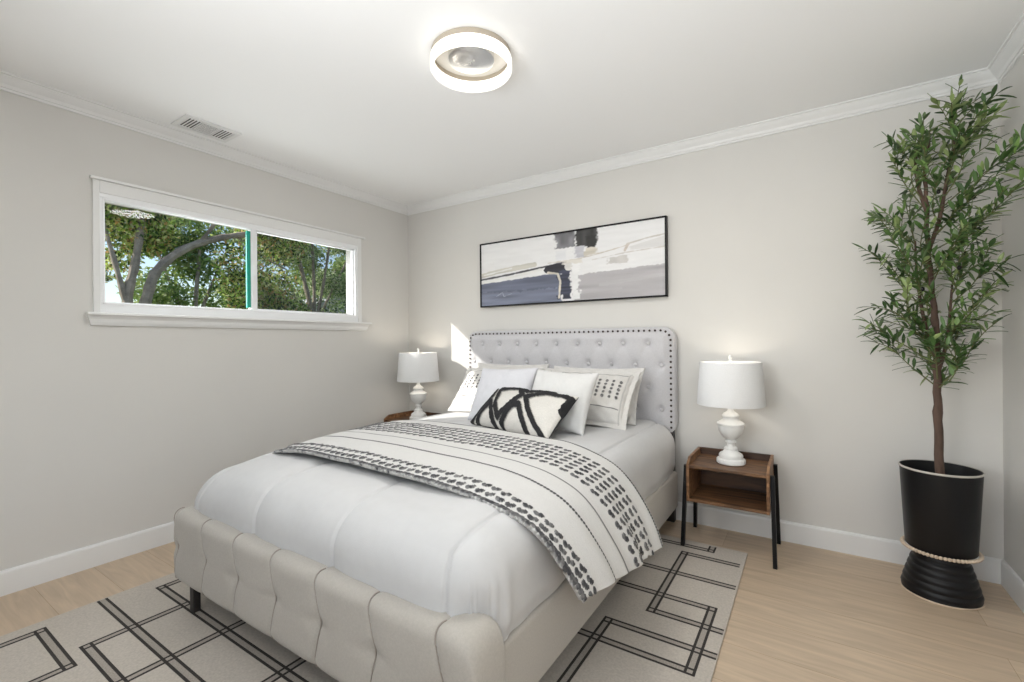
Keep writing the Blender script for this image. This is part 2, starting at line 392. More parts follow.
for y, x0, x1 in ((-.39, 1.9, 2.692), (-.49, 2.575, 2.825), (-.729, 1.2, 2.835), (-.965, 1.6, 2.793), (-1.108, 2.575, 2.838), (-1.272, 2.445, 2.84), (-1.40, 2.0, 2.793),
                  (-2.56, .55, .925), (-2.349, RX0+.03, 2.2), (-2.49, .834, 2.1), (-2.16, .575, 2.3), (-2.95, .55, 1.6), (-3.15, 1.4, 2.6), (-2.85, 2.0, 2.8), (-1.75, .6, 1.5), (-1.1, .5, 1.3)):
    band(x0, x1, y-.001, y+.001)
for x, y0, y1 in ((2.692, -.39, -.35), (2.575, -1.108, -.49), (2.793, -1.40, -.965), (2.445, -2.16, -1.272), (.55, -2.95, -2.56), (.925, -2.70, -2.56), (.834, -2.49, -2.16), (1.18, -2.95, -2.0),
                  (.575, -2.16, -1.75), (1.60, -2.95, -2.0), (1.9, -2.49, -2.16), (2.3, -2.85, -2.16), (.9, -1.75, -1.1)):
    band(x-.001, x+.001, y0, y1)
tag(b.build('area_rug', [M_rug, M_rugd, M_rugm]), 'oatmeal flatweave rug with black interlocking rectangle lines under the bed', 'rug')

# ---------------------------------------------------------------- bed
BX0, BX1 = .80, 2.45; BC = (BX0+BX1)/2
bed = thing('bed', 'queen bed with tufted grey headboard, channel-stitched beige footboard and white mattress', 'bed', (BC, -1.15, 0))
BL = Vector((-BC, 1.15, 0))     # local offset for parts made in world coordinates
def bedpart(o): o.parent = bed; o.location = BL; return o

def rr_map(u, v, w, h, r):
    """maps a rectangle grid coordinate to one with rounded corners"""
    x, z = u*w/2, v*h/2; ax, az = abs(x), abs(z); ix, iz = w/2-r, h/2-r
    if ax > ix and az > iz:
        a, c_ = (ax-ix)/r, (az-iz)/r; m_ = max(a, c_); l = math.hypot(a, c_)
        if l > 0: ax, az = ix+r*a*m_/l, iz+r*c_*m_/l
    return math.copysign(ax, x), math.copysign(az, z)

# headboard
HB0, HB1 = .775, 2.436
HC = (HB0+HB1)/2
HW, HH, HZ = HB1-HB0, .70, .897
btn = []
for r_i, z in enumerate((1.14, 1.0, .857, .715)):
    if r_i % 2 == 0: btn += [(1.60+(k-4)*.1675, z) for k in range(9)]
    else: btn += [(1.60+(k-4.5)*.1675, z) for k in range(10)]
bt = np.array(btn)
nu, nv = 230, 100; V = []
for j in range(nv+1):
    for i in range(nu+1):
        x, z = rr_map(i/nu*2-1, j/nv*2-1, HW, HH, .085); V.append((x+HC, 0, z+HZ))
V = np.array(V)
inner = np.minimum(HW/2-np.abs(V[:, 0]-HC), HH/2-np.abs(V[:, 2]-HZ))
edge = smoothstep(0, .022, inner)
pad = smoothstep(.026, .075, inner)
dep = np.zeros(len(V))
for bx_, bz_ in btn:
    d = np.hypot(V[:, 0]-bx_, V[:, 2]-bz_)
    dep += .015*np.exp(-(d/.022)**2)+.008*np.exp(-(d/.055)**2)
fold = np.zeros(len(V))
for (x0, z0) in btn:
    for (x1, z1) in btn:
        if z1 < z0 and abs(z0-z1) < .16 and abs(abs(x0-x1)-.084) < .01:
            fold = np.maximum(fold, np.exp(-(segdist(V[:, 0], V[:, 2], [(x0, z0), (x1, z1)])/.011)**2))
yy = -.062-.022*np.sqrt(edge)-.022*pad+dep*pad+.0012*fold*pad+.0025*np.exp(-((inner-.024)/.004)**2)
Fr = np.stack([V[:, 0], yy, V[:, 2]], 1); Bk = np.stack([V[:, 0], np.full(len(V), -.022), V[:, 2]], 1)
allv = np.concatenate([Fr, Bk]); n1 = len(V)
fs = grid_faces(nu, nv)+grid_faces(nu, nv, n1, True)
ring = [i for i in range(nu+1)]+[(j+1)*(nu+1)-1 for j in range(1, nv+1)]+[nv*(nu+1)+i for i in range(nu-1, -1, -1)]+[j*(nu+1) for j in range(nv-1, 0, -1)]
for a, c_ in zip(ring, ring[1:]+ring[:1]): fs.append((c_, a, a+n1, c_+n1))
hb = bedpart(mesh_obj('headboard', pydata('headboard', allv, fs), M_head, smooth=True)); hb.data.set_sharp_from_angle(angle=math.radians(60))
hb['label'] = 'grey button-tufted headboard with dark nailhead border'
bme = None
for bx_, bz_ in btn:
    if bme is None:
        bme = MB().ball((0, 0, 0), .0125, (1, .55, 1), 12, 8).build('button', M_head, hb, True); o = bme
    else:
        o = bme.copy(); COL.objects.link(o)
    o.location = (bx_, -.094, bz_)
nme = None; ins = .024
def nail(x, z):
    global nme
    if nme is None: nme = MB().ball((0, 0, 0), .0075, (1, .6, 1), 8, 6).build('nailhead', M_nail, hb, True); o = nme
    else: o = nme.copy(); COL.objects.link(o)
    o.location = (x, -.0905, z)
hw, hh, rc = HW/2-ins, HH/2-ins, .062
for i in range(43): nail(HC-(hw-rc)+2*(hw-rc)*i/42, HZ+hh)
for s_ in (-1, 1):
    for k in (1, 2): a = PI/2*k/3; nail(HC+s_*(hw-rc+rc*math.sin(a)), HZ+hh-rc+rc*math.cos(a))
    for i in range(18): nail(HC+s_*hw, HZ+hh-rc-(2*hh-rc)*i/17.0)
for s_ in (-1, 1):
    bedpart(MB().box(HC+s_*(HW/2-.045)-.03, HC+s_*(HW/2-.045)+.03, -.07, -.025, .0, .62, .003).build('headboard_leg', M_darkwood))

# footboard: channels with a tuft at mid height
seams = [BC-.028+(k-3)*.2535 for k in range(7)]
nu, nv = 330, 60
def foot_pt(i, j):
    u = i/nu; x = BX0+.015+(BX1-BX0+.018)*u; a = j/nv          # a runs bottom front -> top -> back
    z0, z1, y0, y1, r = .128, .446, -2.210, -2.065, .048
    # path: bottom front (0) up to top, over, down the back
    Lf = (z1-z0-2*r); La = PI/2*r; Lt = (y1-y0-2*r); tot = La+Lf+La+Lt+La+Lf
    s_ = a*tot
    if s_ < La: t_ = s_/r; y, z, ny, nz = y0+r-r*math.sin(t_), z0+r-r*math.cos(t_), -math.sin(t_), -math.cos(t_)
    elif s_ < La+Lf: y, z, ny, nz = y0, z0+r+(s_-La), -1, 0
    elif s_ < 2*La+Lf: t_ = (s_-La-Lf)/r; y, z, ny, nz = y0+r-r*math.cos(t_), z1-r+r*math.sin(t_), -math.cos(t_), math.sin(t_)
    elif s_ < 2*La+Lf+Lt: y, z, ny, nz = y0+r+(s_-2*La-Lf), z1, 0, 1
    elif s_ < 3*La+Lf+Lt: t_ = (s_-2*La-Lf-Lt)/r; y, z, ny, nz = y1-r+r*math.sin(t_), z1-r+r*math.cos(t_), math.sin(t_), math.cos(t_)
    else: y, z, ny, nz = y1, z1-r-(s_-3*La-Lf-Lt), 1, 0
    front = max(0, -ny)
    zz = (z-z0)/(z1-z0)
    wig = (.013*math.cos(2*PI*(zz-.5))+.003)*front
    d = min(abs(x-(sx+wig)) for sx in seams)
    nearest = min(seams, key=lambda q: abs(x-q))
    prof = min(1, d/.085); bul = math.sqrt(max(0, 1-(1-prof)**2))
    vis = max(front, max(0, nz)*.8)
    midp = math.exp(-((zz-.5)/.10)**2)*math.exp(-(d/.05)**2)
    crease = math.exp(-((zz-.5)/.035)**2)*.004*math.exp(-(d/.09)**2)
    off = (-.010+.011*bul-.004*math.exp(-(d/.004)**2))*vis-(.009*midp+crease)*front
    # rounded ends
    de = min(u, 1-u)*(BX1-BX0); er = .035
    endf = math.sqrt(max(0, 1-(1-min(1, de/er))**2))
    cyy, czz = (y0+y1)/2, (z0+z1)/2
    y2, z2 = y+ny*off, z+nz*off
    er2 = .055; zz2 = max(0, (z-.20)/.25)
    z -= .07*(1-math.sqrt(max(0, 1-(1-min(1, de/er2))**2)))*zz2
    y2, z2 = y+ny*off, z+nz*off
    sc = .72+.28*endf; sz = .88+.12*endf
    return (x, cyy+(y2-cyy)*sc, czz+(z2-czz)*sz)
V = [foot_pt(i, j) for j in range(nv+1) for i in range(nu+1)]
fs = grid_faces(nu, nv, 0, False)
for i in range(nu): fs.append((i, nv*(nu+1)+i, nv*(nu+1)+i+1, i+1))
fs.append(tuple(j*(nu+1) for j in range(nv+1))[::-1]); fs.append(tuple(j*(nu+1)+nu for j in range(nv+1)))
me = pydata('footboard', V, fs); bm = bmesh.new(); bm.from_mesh(me); bmesh.ops.recalc_face_normals(bm, faces=bm.faces); bm.to_mesh(me); bm.free()
fb = bedpart(mesh_obj('footboard', me, M_fab, smooth=True)); me.set_sharp_from_angle(angle=math.radians(70))
M_thread = mat('seam_thread', (.36, .32, .28), .9)
for sx in seams:
    pts = []
    for k in range(33):     # up the front face and over the rounded top edge
        a = k/32; Lq = .318-.096+.048*PI/2; q = a*Lq
        if q < .222: z = .176+q; y = -2.210; zq = (z-.128)/.318
        else: t_ = (q-.222)/.048; z = .398+.048*math.sin(t_); y = -2.162-.048*math.cos(t_); zq = (z-.128)/.318
        fr_ = 1 if q < .222 else math.cos((q-.222)/.048)
        dd_ = .0105*(fr_ if q >= .222 else 1)
        pts.append((sx+(.013*math.cos(2*PI*(zq-.5))+.003)*fr_, y+dd_+.008*math.exp(-((zq-.5)/.10)**2)-.001, z-(.0065*(1-fr_))))
    pts.insert(0, (pts[0][0]-.001, -2.195, .142))
    MB().tube(pts, .0021, 6).build('piping', M_thread, fb)
# side rails, slat base, legs
for s_ in (0, 1):
    x0 = BX0 if s_ == 0 else BX1-.05
    r_ = MB().box(x0, x0+.05, -2.10, -.085, .110, .335, .016, 4).build('side_rail', M_fab, smooth=True); bedpart(r_)
bedpart(MB().box(BX0+.05, BX1-.05, -2.09, -.09, .19, .23).build('slat_base', M_darkwood))
for x, y in ((.925, -2.16), (2.325, -2.16), (.99, -1.1), (2.26, -1.1)):
    bedpart(MB().box(x-.019, x+.019, y-.014, y+.014, .0112, .2, .003).build('leg', M_darkwood))

# mattress with its quilted white cover
X0, X1, Y0, Y1, Z0, Z1, RR = .805, 2.448, -2.165, -.112, .337, .655, .155
mseam = [BC-.675+.0, BC-.22, BC+.245, BC+.72]
def mat_surf(P):
    x, y, z = P[:, 0], P[:, 1], P[:, 2]
    rx = RR
    ix = np.clip(x, X0+rx, X1-rx); iy = np.clip(y, Y0+.16, Y1-.05); iz = np.minimum(z, Z1-rx)
    ryf = np.where(y < (Y0+Y1)/2, .16, .05)
    ex, ey, ez = (x-ix)/rx, (y-iy)/ryf, (z-iz)/rx
    # cube point -> rounded shell
    m_ = np.maximum(np.maximum(abs(ex), abs(ey)), abs(ez)); l = np.sqrt(ex**2+ey**2+ez**2); k = np.where(l > 1e-6, m_/np.maximum(l, 1e-6), 0)
    ex, ey, ez = ex*k, ey*k, ez*k
    Q = np.stack([ix+ex*rx, iy+ey*ryf, iz+ez*rx], 1)
    l2 = np.sqrt(ex**2+ey**2+ez**2)[:, None]; N = np.stack([ex, ey, ez], 1)/np.maximum(l2, 1e-6)
    off = np.zeros(len(P))
    for sx in mseam:
        d = abs(P[:, 0]-sx); vis = np.where(z > .40, 1, .5)
        off -= .009*np.exp(-(d/.0065)**2)*vis+.009*np.exp(-(d/.05)**2)*vis
    off += .010*(vnoise(P[:, 0]*3+5, P[:, 1]*3+9, 3)-.5)
    off += .006*(vnoise(P[:, 0]*9+5, P[:, 1]*5+9+P[:, 2]*7, 4)-.5)
    # pull folds towards the foot-right corner
    cd_ = np.hypot(P[:, 0]-X1, P[:, 1]-Y0); low = smoothstep(.60, .40, z)
    ang = np.arctan2(P[:, 1]-Y0-.03, X1+.05-P[:, 0]+.02)
    off += .006*low*np.exp(-(cd_/.28)**2)*np.sin(ang*26)
    off += .004*low*np.sin(P[:, 1]*31+2*np.sin(P[:, 1]*5))*smoothstep(2.3, 2.42, P[:, 0])
    inn = smoothstep(.40, .337, z)*.012
    sag = .045*smoothstep(-1.45, -2.12, Q[:, 1])*smoothstep(1.35, .80, Q[:, 0])+.02*smoothstep(-1.8, -2.12, Q[:, 1])
    Q[:, 2] -= sag*smoothstep(.337, .60, Q[:, 2])
    return Q+N*(off-inn)[:, None]
V, fs = [], []
def addgrid(fn, nu, nv):
    off = len(V)
    for j in range(nv+1):
        for i in range(nu+1): V.append(fn(i/nu, j/nv))
    fs.extend(grid_faces(nu, nv, off))
addgrid(lambda u, v: (X0+(X1-X0)*u, Y0+(Y1-Y0)*v, Z1), 240, 200)
addgrid(lambda u, v: (X0+(X1-X0)*u, Y0, Z0+(Z1-Z0)*v), 240, 40)
addgrid(lambda u, v: (X1, Y0+(Y1-Y0)*u, Z0+(Z1-Z0)*v), 200, 40)
addgrid(lambda u, v: (X0, Y1-(Y1-Y0)*u, Z0+(Z1-Z0)*v), 200, 40)
addgrid(lambda u, v: (X1-(X1-X0)*u, Y1, Z0+(Z1-Z0)*v), 240, 40)
Vn = mat_surf(np.array(V))
me = pydata('mattress', Vn, fs); bm = bmesh.new(); bm.from_mesh(me); bmesh.ops.remove_doubles(bm, verts=bm.verts, dist=.0004); bmesh.ops.recalc_face_normals(bm, faces=bm.faces); bm.to_mesh(me); bm.free()
mo = bedpart(mesh_obj('mattress', me, M_white_fab, smooth=True)); mo['label'] = 'mattress under a smooth white channel-stitched cover'

# ---------------------------------------------------------------- throw blanket over the bed
prof = [(.792, .40), (.794, .46), (.803, .525), (.83, .585), (.875, .63), (.95, .662), (1.06, .679), (1.2, .688), (1.4, .692), (1.7, .692), (2.0, .688), (2.17, .678), (2.28, .66), (2.36, .635),
        (2.425, .60), (2.475, .55), (2.515, .49), (2.548, .43), (2.575, .37), (2.595, .31), (2.61, .265)]
P_ = np.array(prof); seg = np.r_[0, np.cumsum(np.hypot(*np.diff(P_, axis=0).T))]; TL = seg[-1]
nu, nv = 900, 340
uu, vv = np.meshgrid(np.linspace(0, 1, nu+1), np.linspace(0, 1, nv+1))
s_ = uu*TL*(1-.016-.045*vv**1.5)
px_ = np.interp(s_, seg, P_[:, 0]); pz_ = np.interp(s_, seg, P_[:, 1])-.04*smoothstep(.45, .2, s_)*vv**2
k_ = np.ones(31)/31
for A_ in (px_, pz_):
    A_[:] = np.stack([np.convolve(np.r_[2*row[0]-row[15:0:-1], row, 2*row[-1]-row[-2:-17:-1]], k_, 'valid') for row in A_])
dx = np.gradient(px_, axis=1); dz = np.gradient(pz_, axis=1); l = np.hypot(dx, dz); nx, nz = -dz/l, dx/l
yh = -1.075+.02*np.sin(s_*2.2+.3)-.02*smoothstep(2.05, 2.4, s_)+.05*smoothstep(1.9, 2.35, s_)*0
yf = -1.885+.010*np.sin(s_*3.1)+.03*smoothstep(1.7, 1.95, s_)+.075*smoothstep(1.85, 2.2, s_)+.10*smoothstep(.55, .12, s_)
py_ = yh+(yf-yh)*vv
pz_ = pz_-.012-(.045*smoothstep(-1.45, -2.12, py_)*smoothstep(1.35, .80, px_)+.02*smoothstep(-1.8, -2.12, py_))-.016*smoothstep(.88, 1, vv)*smoothstep(TL*.86, TL*.74, s_)
hang = smoothstep(1.78, TL, s_)
off = .006*vnoise(s_*7, vv*5, 8)+.012*hang*np.sin(vv*17+.8*np.sin(s_*4))*.7+.006*hang*np.sin(vv*34+1)
vdist = np.minimum(vv, 1-vv)*.81
off += .010*np.exp(-((vv-1)/.02)**2)*(1-hang)
off -= .012*np.exp(-(vv/.012)**2)*(1-hang)
# ---- painting
base = np.array((.66, .65, .63)); dark = np.array((.045, .045, .05))
d_ = vv*.81          # metres from head edge
tuft = np.zeros_like(vv); line = np.zeros_like(vv)
line = np.maximum(line, (abs(d_-.022) < .0032)*1.0*((np.floor(s_/.006) % 2) == 0))
line = np.maximum(line, (abs(d_-.022) < .0015)*.9)
rs = np.random.RandomState(5)
def rows(d0, pitch, ln, wd, slant, seed, sh=0):
    global tuft
    c_ = np.floor((s_+sh)/pitch); f_ = ((s_+sh)/pitch-c_-.5)*pitch
    jit = vnoise(c_*1.37, c_*0+seed, seed)-.5
    dd = d_-d0-jit*.006; r2 = np.sqrt(((f_+slant*dd)/wd)**2+(dd/ln)**2)
    tuft = np.maximum(tuft, smoothstep(1.1, .8, r2))
for q in range(6):
    rows(.128+q*.044, .046, .0078, .0036, .7, q+1); rows(.133+q*.044, .046, .0072, .0032, -.3, q+11, .0135)
line = np.maximum(line, (abs(d_-.437) < .0022)*.75)
line = np.maximum(line, (abs(d_-.553) < .005)*((np.floor(s_/.0065) % 2) == 0)*.95)
line = np.maximum(line, (abs(d_-.553) < .002)*.9)
for q in range(2): rows(.722+q*.036, .040, .0066, .0034, .6, q+21); rows(.727+q*.036, .040, .0058, .0030, -.6, q+25, .013)
rows(.793, .018, .0070, .0036, .3, 31); rows(.803, .016, .0060, .0034, -.3, 32)
tuft = tuft*(.60+.45*vnoise(s_*210, d_*210, 9))*1.1
kcol = np.clip(np.maximum(line, tuft), 0, 1)[..., None]
colr = base*(1-kcol)+dark*kcol
colr = colr*(.97+.05*vnoise(s_*90, d_*400, 2))[..., None]
off = off+.0045*tuft+.001*line
V = np.stack([px_+nx*off, py_, pz_+nz*off], -1).reshape(-1, 3)
me = pydata('throw_blanket', V-np.array((BC, -1.45, .5)), grid_faces(nu, nv)); set_col(me, colr.reshape(-1, 3))
tb = mesh_obj('throw_blanket', me, M_col_fab, smooth=True); tb.location = (BC, -1.45, .5)
sm = tb.modifiers.new('solid', 'SOLIDIFY'); sm.thickness = .014; sm.offset = -1
tag(tb, 'ivory throw blanket with black tufted rows and stitched lines draped across the bed', 'blanket')

# ---------------------------------------------------------------- pillows
def pillow(name, w, h, t, center, tilt, yaw, roll, label, cat, m, paint=None, nu=60, nv=44, group=None, ear=.055, seed=1, flange=0, power=.42):
    """a cushion standing on its lower edge; tilt leans it back towards the headboard"""
    u, v = np.meshgrid(np.linspace(-1, 1, nu+1), np.linspace(-1, 1, nv+1))
    u = np.sign(u)*(1-(1-abs(u))**1.25); v = np.sign(v)*(1-(1-abs(v))**1.25)
    X = w/2*u*(1-ear*(1-v**2)*abs(u)); Z = h/2*v*(1-ear*1.3*(1-u**2)*abs(v))
    uf = np.clip(abs(u)/(1-flange*2/w), 0, 1) if flange else abs(u); vf = np.clip(abs(v)/(1-flange*2/h), 0, 1) if flange else abs(v)
    T = t/2*((1-uf**2)*(1-vf**2))**power
    T = T+.007*(vnoise(u*3+7, v*3+seed, seed)-.5)*np.minimum(1, T/(t*.2))
    T = T+.006*(vnoise(u*7+7, v*4+seed, seed+5)-.5)*np.minimum(1, T/(t*.2))
    if flange: T = T+.004+.003*np.sin(u*23)*np.sin(v*19)
    else: T = T+.002
    disp = np.zeros_like(T); cols = None
    if paint is not None: cols, disp = paint(u, v)
    Fv = np.stack([X, -(T+disp), Z], -1).reshape(-1, 3); Bv = np.stack([X, T*.8, Z], -1).reshape(-1, 3)
    n1 = len(Fv); fs = grid_faces(nu, nv)+grid_faces(nu, nv, n1, True)
    ring = [i for i in range(nu+1)]+[(j+1)*(nu+1)-1 for j in range(1, nv+1)]+[nv*(nu+1)+i for i in range(nu-1, -1, -1)]+[j*(nu+1) for j in range(nv-1, 0, -1)]
    for a, c_ in zip(ring, ring[1:]+ring[:1]): fs.append((c_, a, a+n1, c_+n1))
    me = pydata(name, np.concatenate([Fv, Bv]), fs)
    if cols is not None:
        cc = np.concatenate([cols.reshape(-1, 3), np.tile(cols[0, 0], (n1, 1))]); set_col(me, cc)
    o = mesh_obj(name, me, m, smooth=True)
    o.matrix_world = Matrix.Translation(center) @ Matrix.Rotation(yaw, 4, 'Z') @ Matrix.Rotation(-tilt, 4, 'X') @ Matrix.Rotation(roll, 4, 'Y')
    return tag(o, label, cat, group)
def sham_paint(u, v):
    base = np.array((.66, .64, .61)); dark = np.array((.055, .055, .06))
    k = np.zeros_like(u)
    inx = (abs(u) < .84)
    k = np.maximum(k, (abs(v-.74) < .016)*inx*.8)
    k = np.maximum(k, (abs(v+.46) < .016)*inx*.8)
    k = np.maximum(k, .35*np.exp(-((abs(u)-.86)/.012)**2)*(abs(v) < .9))
    tf = np.zeros_like(u)
    for r in range(5):
        z = .44-r*.14
        c_ = np.floor((u+2)/.135); f_ = (u+2)/.135-c_-.5
        r2 = np.sqrt((f_/.22)**2+((v-z+.03*f_)/.055)**2)
        tf = np.maximum(tf, smoothstep(1.15, .75, r2)*(abs(u) < .80)*(np.abs(np.mod(c_, 9)-9) > 0))
    tf *= (.5+.5*(vnoise(u*120, v*100, 4) > .25))
    k = np.maximum(k, tf*.95)[..., None]
    return base*(1-k)+dark*k, .004*tf
def ivory_paint(u, v):
    base = np.array((.67, .65, .62)); k = (.3*np.exp(-((abs(u)-.88)/.01)**2)*(abs(v) < .9))[..., None]
    return base*(1-k)+base*.4*k, 0*u
# quad of the graphic on the lumbar cushion; lines drawn in its own flat frame
QP = [(135, 355), (490, 425), (570, 245), (205, 235)]
BLK = [[(218, 240), (222, 270), (188, 312), (140, 358)], [(176, 362), (226, 297), (250, 330), (268, 380)],
       [(250, 243), (262, 305), (290, 362), (345, 310), (384, 272), (352, 232), (250, 243)],
       [(305, 382), (352, 322), (380, 312), (400, 360), (418, 412)],
       [(362, 232), (402, 252), (440, 240), (500, 228)],
       [(484, 424), (452, 380), (428, 335), (402, 282), (480, 246), (572, 244), (546, 312)]]
def kilim_paint(u, v):
    a, c_ = (u+1)/2, (v+1)/2*1.14
    X = (1-a)*(1-c_)*QP[0][0]+a*(1-c_)*QP[1][0]+a*c_*QP[2][0]+(1-a)*c_*QP[3][0]
    Y = (1-a)*(1-c_)*QP[0][1]+a*(1-c_)*QP[1][1]+a*c_*QP[2][1]+(1-a)*c_*QP[3][1]
    d = np.full(u.shape, 1e9)
    for l_ in BLK: d = np.minimum(d, segdist(X, Y, l_))
    d = d+3.0*(vnoise(u*28, v*22, 3)-.5)
    k = smoothstep(12.0, 10, d)
    fz = vnoise(u*90, v*60, 6)
    base = np.array((.68, .655, .61))*1.0
    cols = base*(.94+.1*vnoise(u*70, v*50, 7))[..., None]
    cols = cols*(1-k[..., None])+np.array((.018, .018, .02))*k[..., None]
    return cols, k*(.009+.005*fz)+.0015*fz
ZT = .652
def place(h, tilt): return h/2*math.cos(tilt)
def stand(x, yb, h, tilt, z=ZT): return (x, yb+h/2*math.sin(tilt), z+place(h, tilt)+.004)
g_sham = 'shams leaning on the headboard'
T_ = math.radians
pillow('bed_pillow', .64, .38, .12, stand(1.965, -.40, .38, T_(30)), T_(30), 0, 0, 'plain ivory flanged pillow half hidden behind the right patterned sham, against the headboard', 'pillow', M_col_fab, ivory_paint, flange=.03, seed=2)
pillow('bed_pillow', .64, .39, .12, stand(1.27, -.38, .39, T_(30)), T_(30), 0, 0, 'plain ivory flanged pillow half hidden behind the left white square cushion', 'pillow', M_col_fab, ivory_paint, flange=.03, seed=3)
pillow('pillow_sham', .66, .41, .15, stand(1.955, -.56, .41, T_(40)), T_(40), 0, T_(1), 'right ivory sham with rows of black tufted dashes, beside the right white cushion', 'pillow', M_col_fab, sham_paint, 220, 150, g_sham, flange=.03, seed=4)
pillow('pillow_sham', .66, .40, .15, stand(1.245, -.51, .40, T_(40)), T_(40), 0, T_(-1), 'left ivory sham with rows of black tufted dashes, at the sunlit side of the bed', 'pillow', M_col_fab, sham_paint, 220, 150, g_sham, flange=.03, seed=5)
g_sq = 'square cushions in front of the shams'
M_lilac = mat('cool_white_cotton', (.68, .68, .71), .9, noise_amt=.02, nscale=60, bump=.35, bscale=350)
pillow('throw_pillow', .44, .36, .15, stand(1.935, -.78, .36, T_(25)), T_(25), T_(-10), T_(1), 'white square cushion on the right, behind the black patterned cushion', 'cushion', mat('bright_cotton', (.69, .685, .67), .9, noise_amt=.02, nscale=60, bump=.35, bscale=350), seed=6, group=g_sq, ear=.07)
pillow('throw_pillow', .43, .38, .14, stand(1.50, -.74, .38, T_(30)), T_(30), 0, T_(-2), 'cool white square cushion on the left, behind the black patterned cushion', 'cushion', M_lilac, seed=8, group=g_sq, ear=.07)
pillow('lumbar_cushion', .67, .31, .15, stand(1.765, -.96, .31, T_(49)), T_(49), T_(-18), 0, 'cream rectangular cushion with thick black tufted zigzag lines, front of the pillows', 'cushion', M_col_fab, kilim_paint, 260, 150, ear=.05, seed=9)

# ---------------------------------------------------------------- wall art
AX0, AX1, AZ0, AZ1 = .868, 2.378, 1.443, 1.967
art = thing('framed_painting', 'wide abstract painting in white, slate blue and black with thin black frame above the headboard', 'painting', ((AX0+AX1)/2, 0, AZ0))
off_ = Vector((-(AX0+AX1)/2, 0, -AZ0))
fr = MB(); ft = .011
fr.box(AX0, AX0+ft, -.038, 0, AZ0, AZ1, .001).box(AX1-ft, AX1, -.038, 0, AZ0, AZ1, .001).box(AX0, AX1, -.038, 0, AZ0, AZ0+ft, .001).box(AX0, AX1, -.038, 0, AZ1-ft, AZ1, .001)
o = fr.build('frame', M_black, art); o.location = off_
nu, nv = 420, 150
u, v = np.meshgrid(np.linspace(0, 1, nu+1), np.linspace(0, 1, nv+1))
C_ = np.ones(u.shape+(3,))*np.array((.78, .78, .785))
C_ *= (.96+.06*vnoise(u*14, v*30, 1))[..., None]
def lay(mask, col, var=.12, seed=1, fx=8, fy=40):
    global C_
    mm = np.clip(mask, 0, 1)[..., None]; cc = np.array(col)*(1-var+2*var*vnoise(u*fx, v*fy, seed))[..., None]; C_ = C_*(1-mm)+cc*mm
rag = .02*(vnoise(u*40, v*14, 2)-.5)+.015*(vnoise(u*90, v*50, 3)-.5)
def S_(a): return smoothstep(-.006, .006, a)
def ln(pts, wd): return S_(wd/2-segdist(u*2.8, v, [(a*2.8, c_) for a, c_ in pts])+rag*.4)
bx4 = lambda a, c_, d, e_: S_(u+rag-a)*S_(c_-u+rag)*S_(v+rag-d)*S_(e_-v+rag)
lay(S_(.36+.125*u-v+rag*.5)*S_(.50-u+rag), (.17, .19, .26), .35, 4, 6, 24)
lay(S_(.36+.125*u-v+rag*.5)*S_(.50-u+rag)*S_(v-.20+rag*3)*.5, (.09, .10, .15), .3, 5)
lay(ln([(.10, .14), (.14, .2), (.15, .13), (.2, .17)], .008), (.33, .36, .44), .1)
lay(S_(.36+.05*(u-.55)/.45*1.0-v+rag)*S_(u-.56+rag), (.42, .405, .42), .14, 6, 5, 22)
lay(ln([(.7, .2), (1, .27)], .05)*.5, (.5, .5, .5), .1); lay(ln([(.58, .1), (.8, .13)], .04)*.5, (.47, .46, .47), .1)
lay(bx4(.46, .575, .775, 1.2), (.20, .20, .215), .35, 7, 40, 8)
lay(bx4(.57, .685, .755, 1.2), (.05, .05, .05), .6, 8, 50, 6)
lay(bx4(.63, .68, .70, .9), (.03, .03, .03), .3, 8, 50, 6)
lay(bx4(.46, .53, .60, .75)*.6, (.68, .69, .72), .06)
lay(bx4(.565, .625, .61, .78), (.50, .50, .54), .12, 9)
lay(bx4(.62, .685, .63, .74), (.60, .56, .49), .15, 10)
lay(ln([(0, .49), (.12, .54), (.34, .585)], .075), (.56, .54, .49), .12, 11)
lay(ln([(.02, .50), (.20, .565)], .02), (.75, .75, .74), .05)
lay(ln([(0, .43), (.2, .475), (.42, .54), (.52, .57)], .030), (.07, .07, .08), .3)
lay(ln([(0, .385), (.2, .43), (.38, .50)], .035), (.74, .74, .72), .05)
lay(ln([(.42, .58), (.6, .60), (.7, .64), (.84, .71)], .012), (.55, .50, .44), .1)
lay(ln([(.82, .64), (.835, .72)], .035), (.56, .50, .45), .1)
lay(ln([(.83, .72), (.92, .77), (1, .79)], .016), (.55, .52, .48), .1)
lay(ln([(.66, .56), (.83, .61), (1, .63)], .012), (.58, .55, .52), .1)
lay(S_(u-.84+rag)*S_(.66+.11*(u-.8)/.2-v)*S_(v-.635)*.6, (.62, .61, .6), .05)
lay(bx4(.735, .83, .47, .57)*.8, (.50, .48, .46), .15, 12, 30, 10)
lay(S_(1-np.hypot((u-.46)/.065, (v-.485)/.075)+rag*4), (.025, .025, .035), .3)
lay(S_(u+rag*2.2-.478)*S_(.555-u+rag*2.2)*S_(v-.03)*S_(.46-v), (.04, .045, .075), .45, 13)
lay(ln([(.42, .44), (.475, .41), (.488, .30), (.482, .06)], .032), (.64, .60, .52), .15, 14)
lay(S_(1-np.hypot((u-.535)/.022, (v-.50)/.06)), (.66, .65, .62), .1)
lay(S_(.019-np.abs(u-(.566+.02*(.5-v)))*1.0+rag*1.6)*S_(.56-v)*S_(v-.02)*.95, (.80, .80, .80), .05)
lay(bx4(.50, .60, .54, .60)*.8, (.66, .63, .57), .1)
rel = .0015*vnoise(u*60, v*120, 21)
V = np.stack([AX0+ft+(AX1-AX0-2*ft)*u, -.030-rel, AZ0+ft+(AZ1-AZ0-2*ft)*v], -1).reshape(-1, 3)
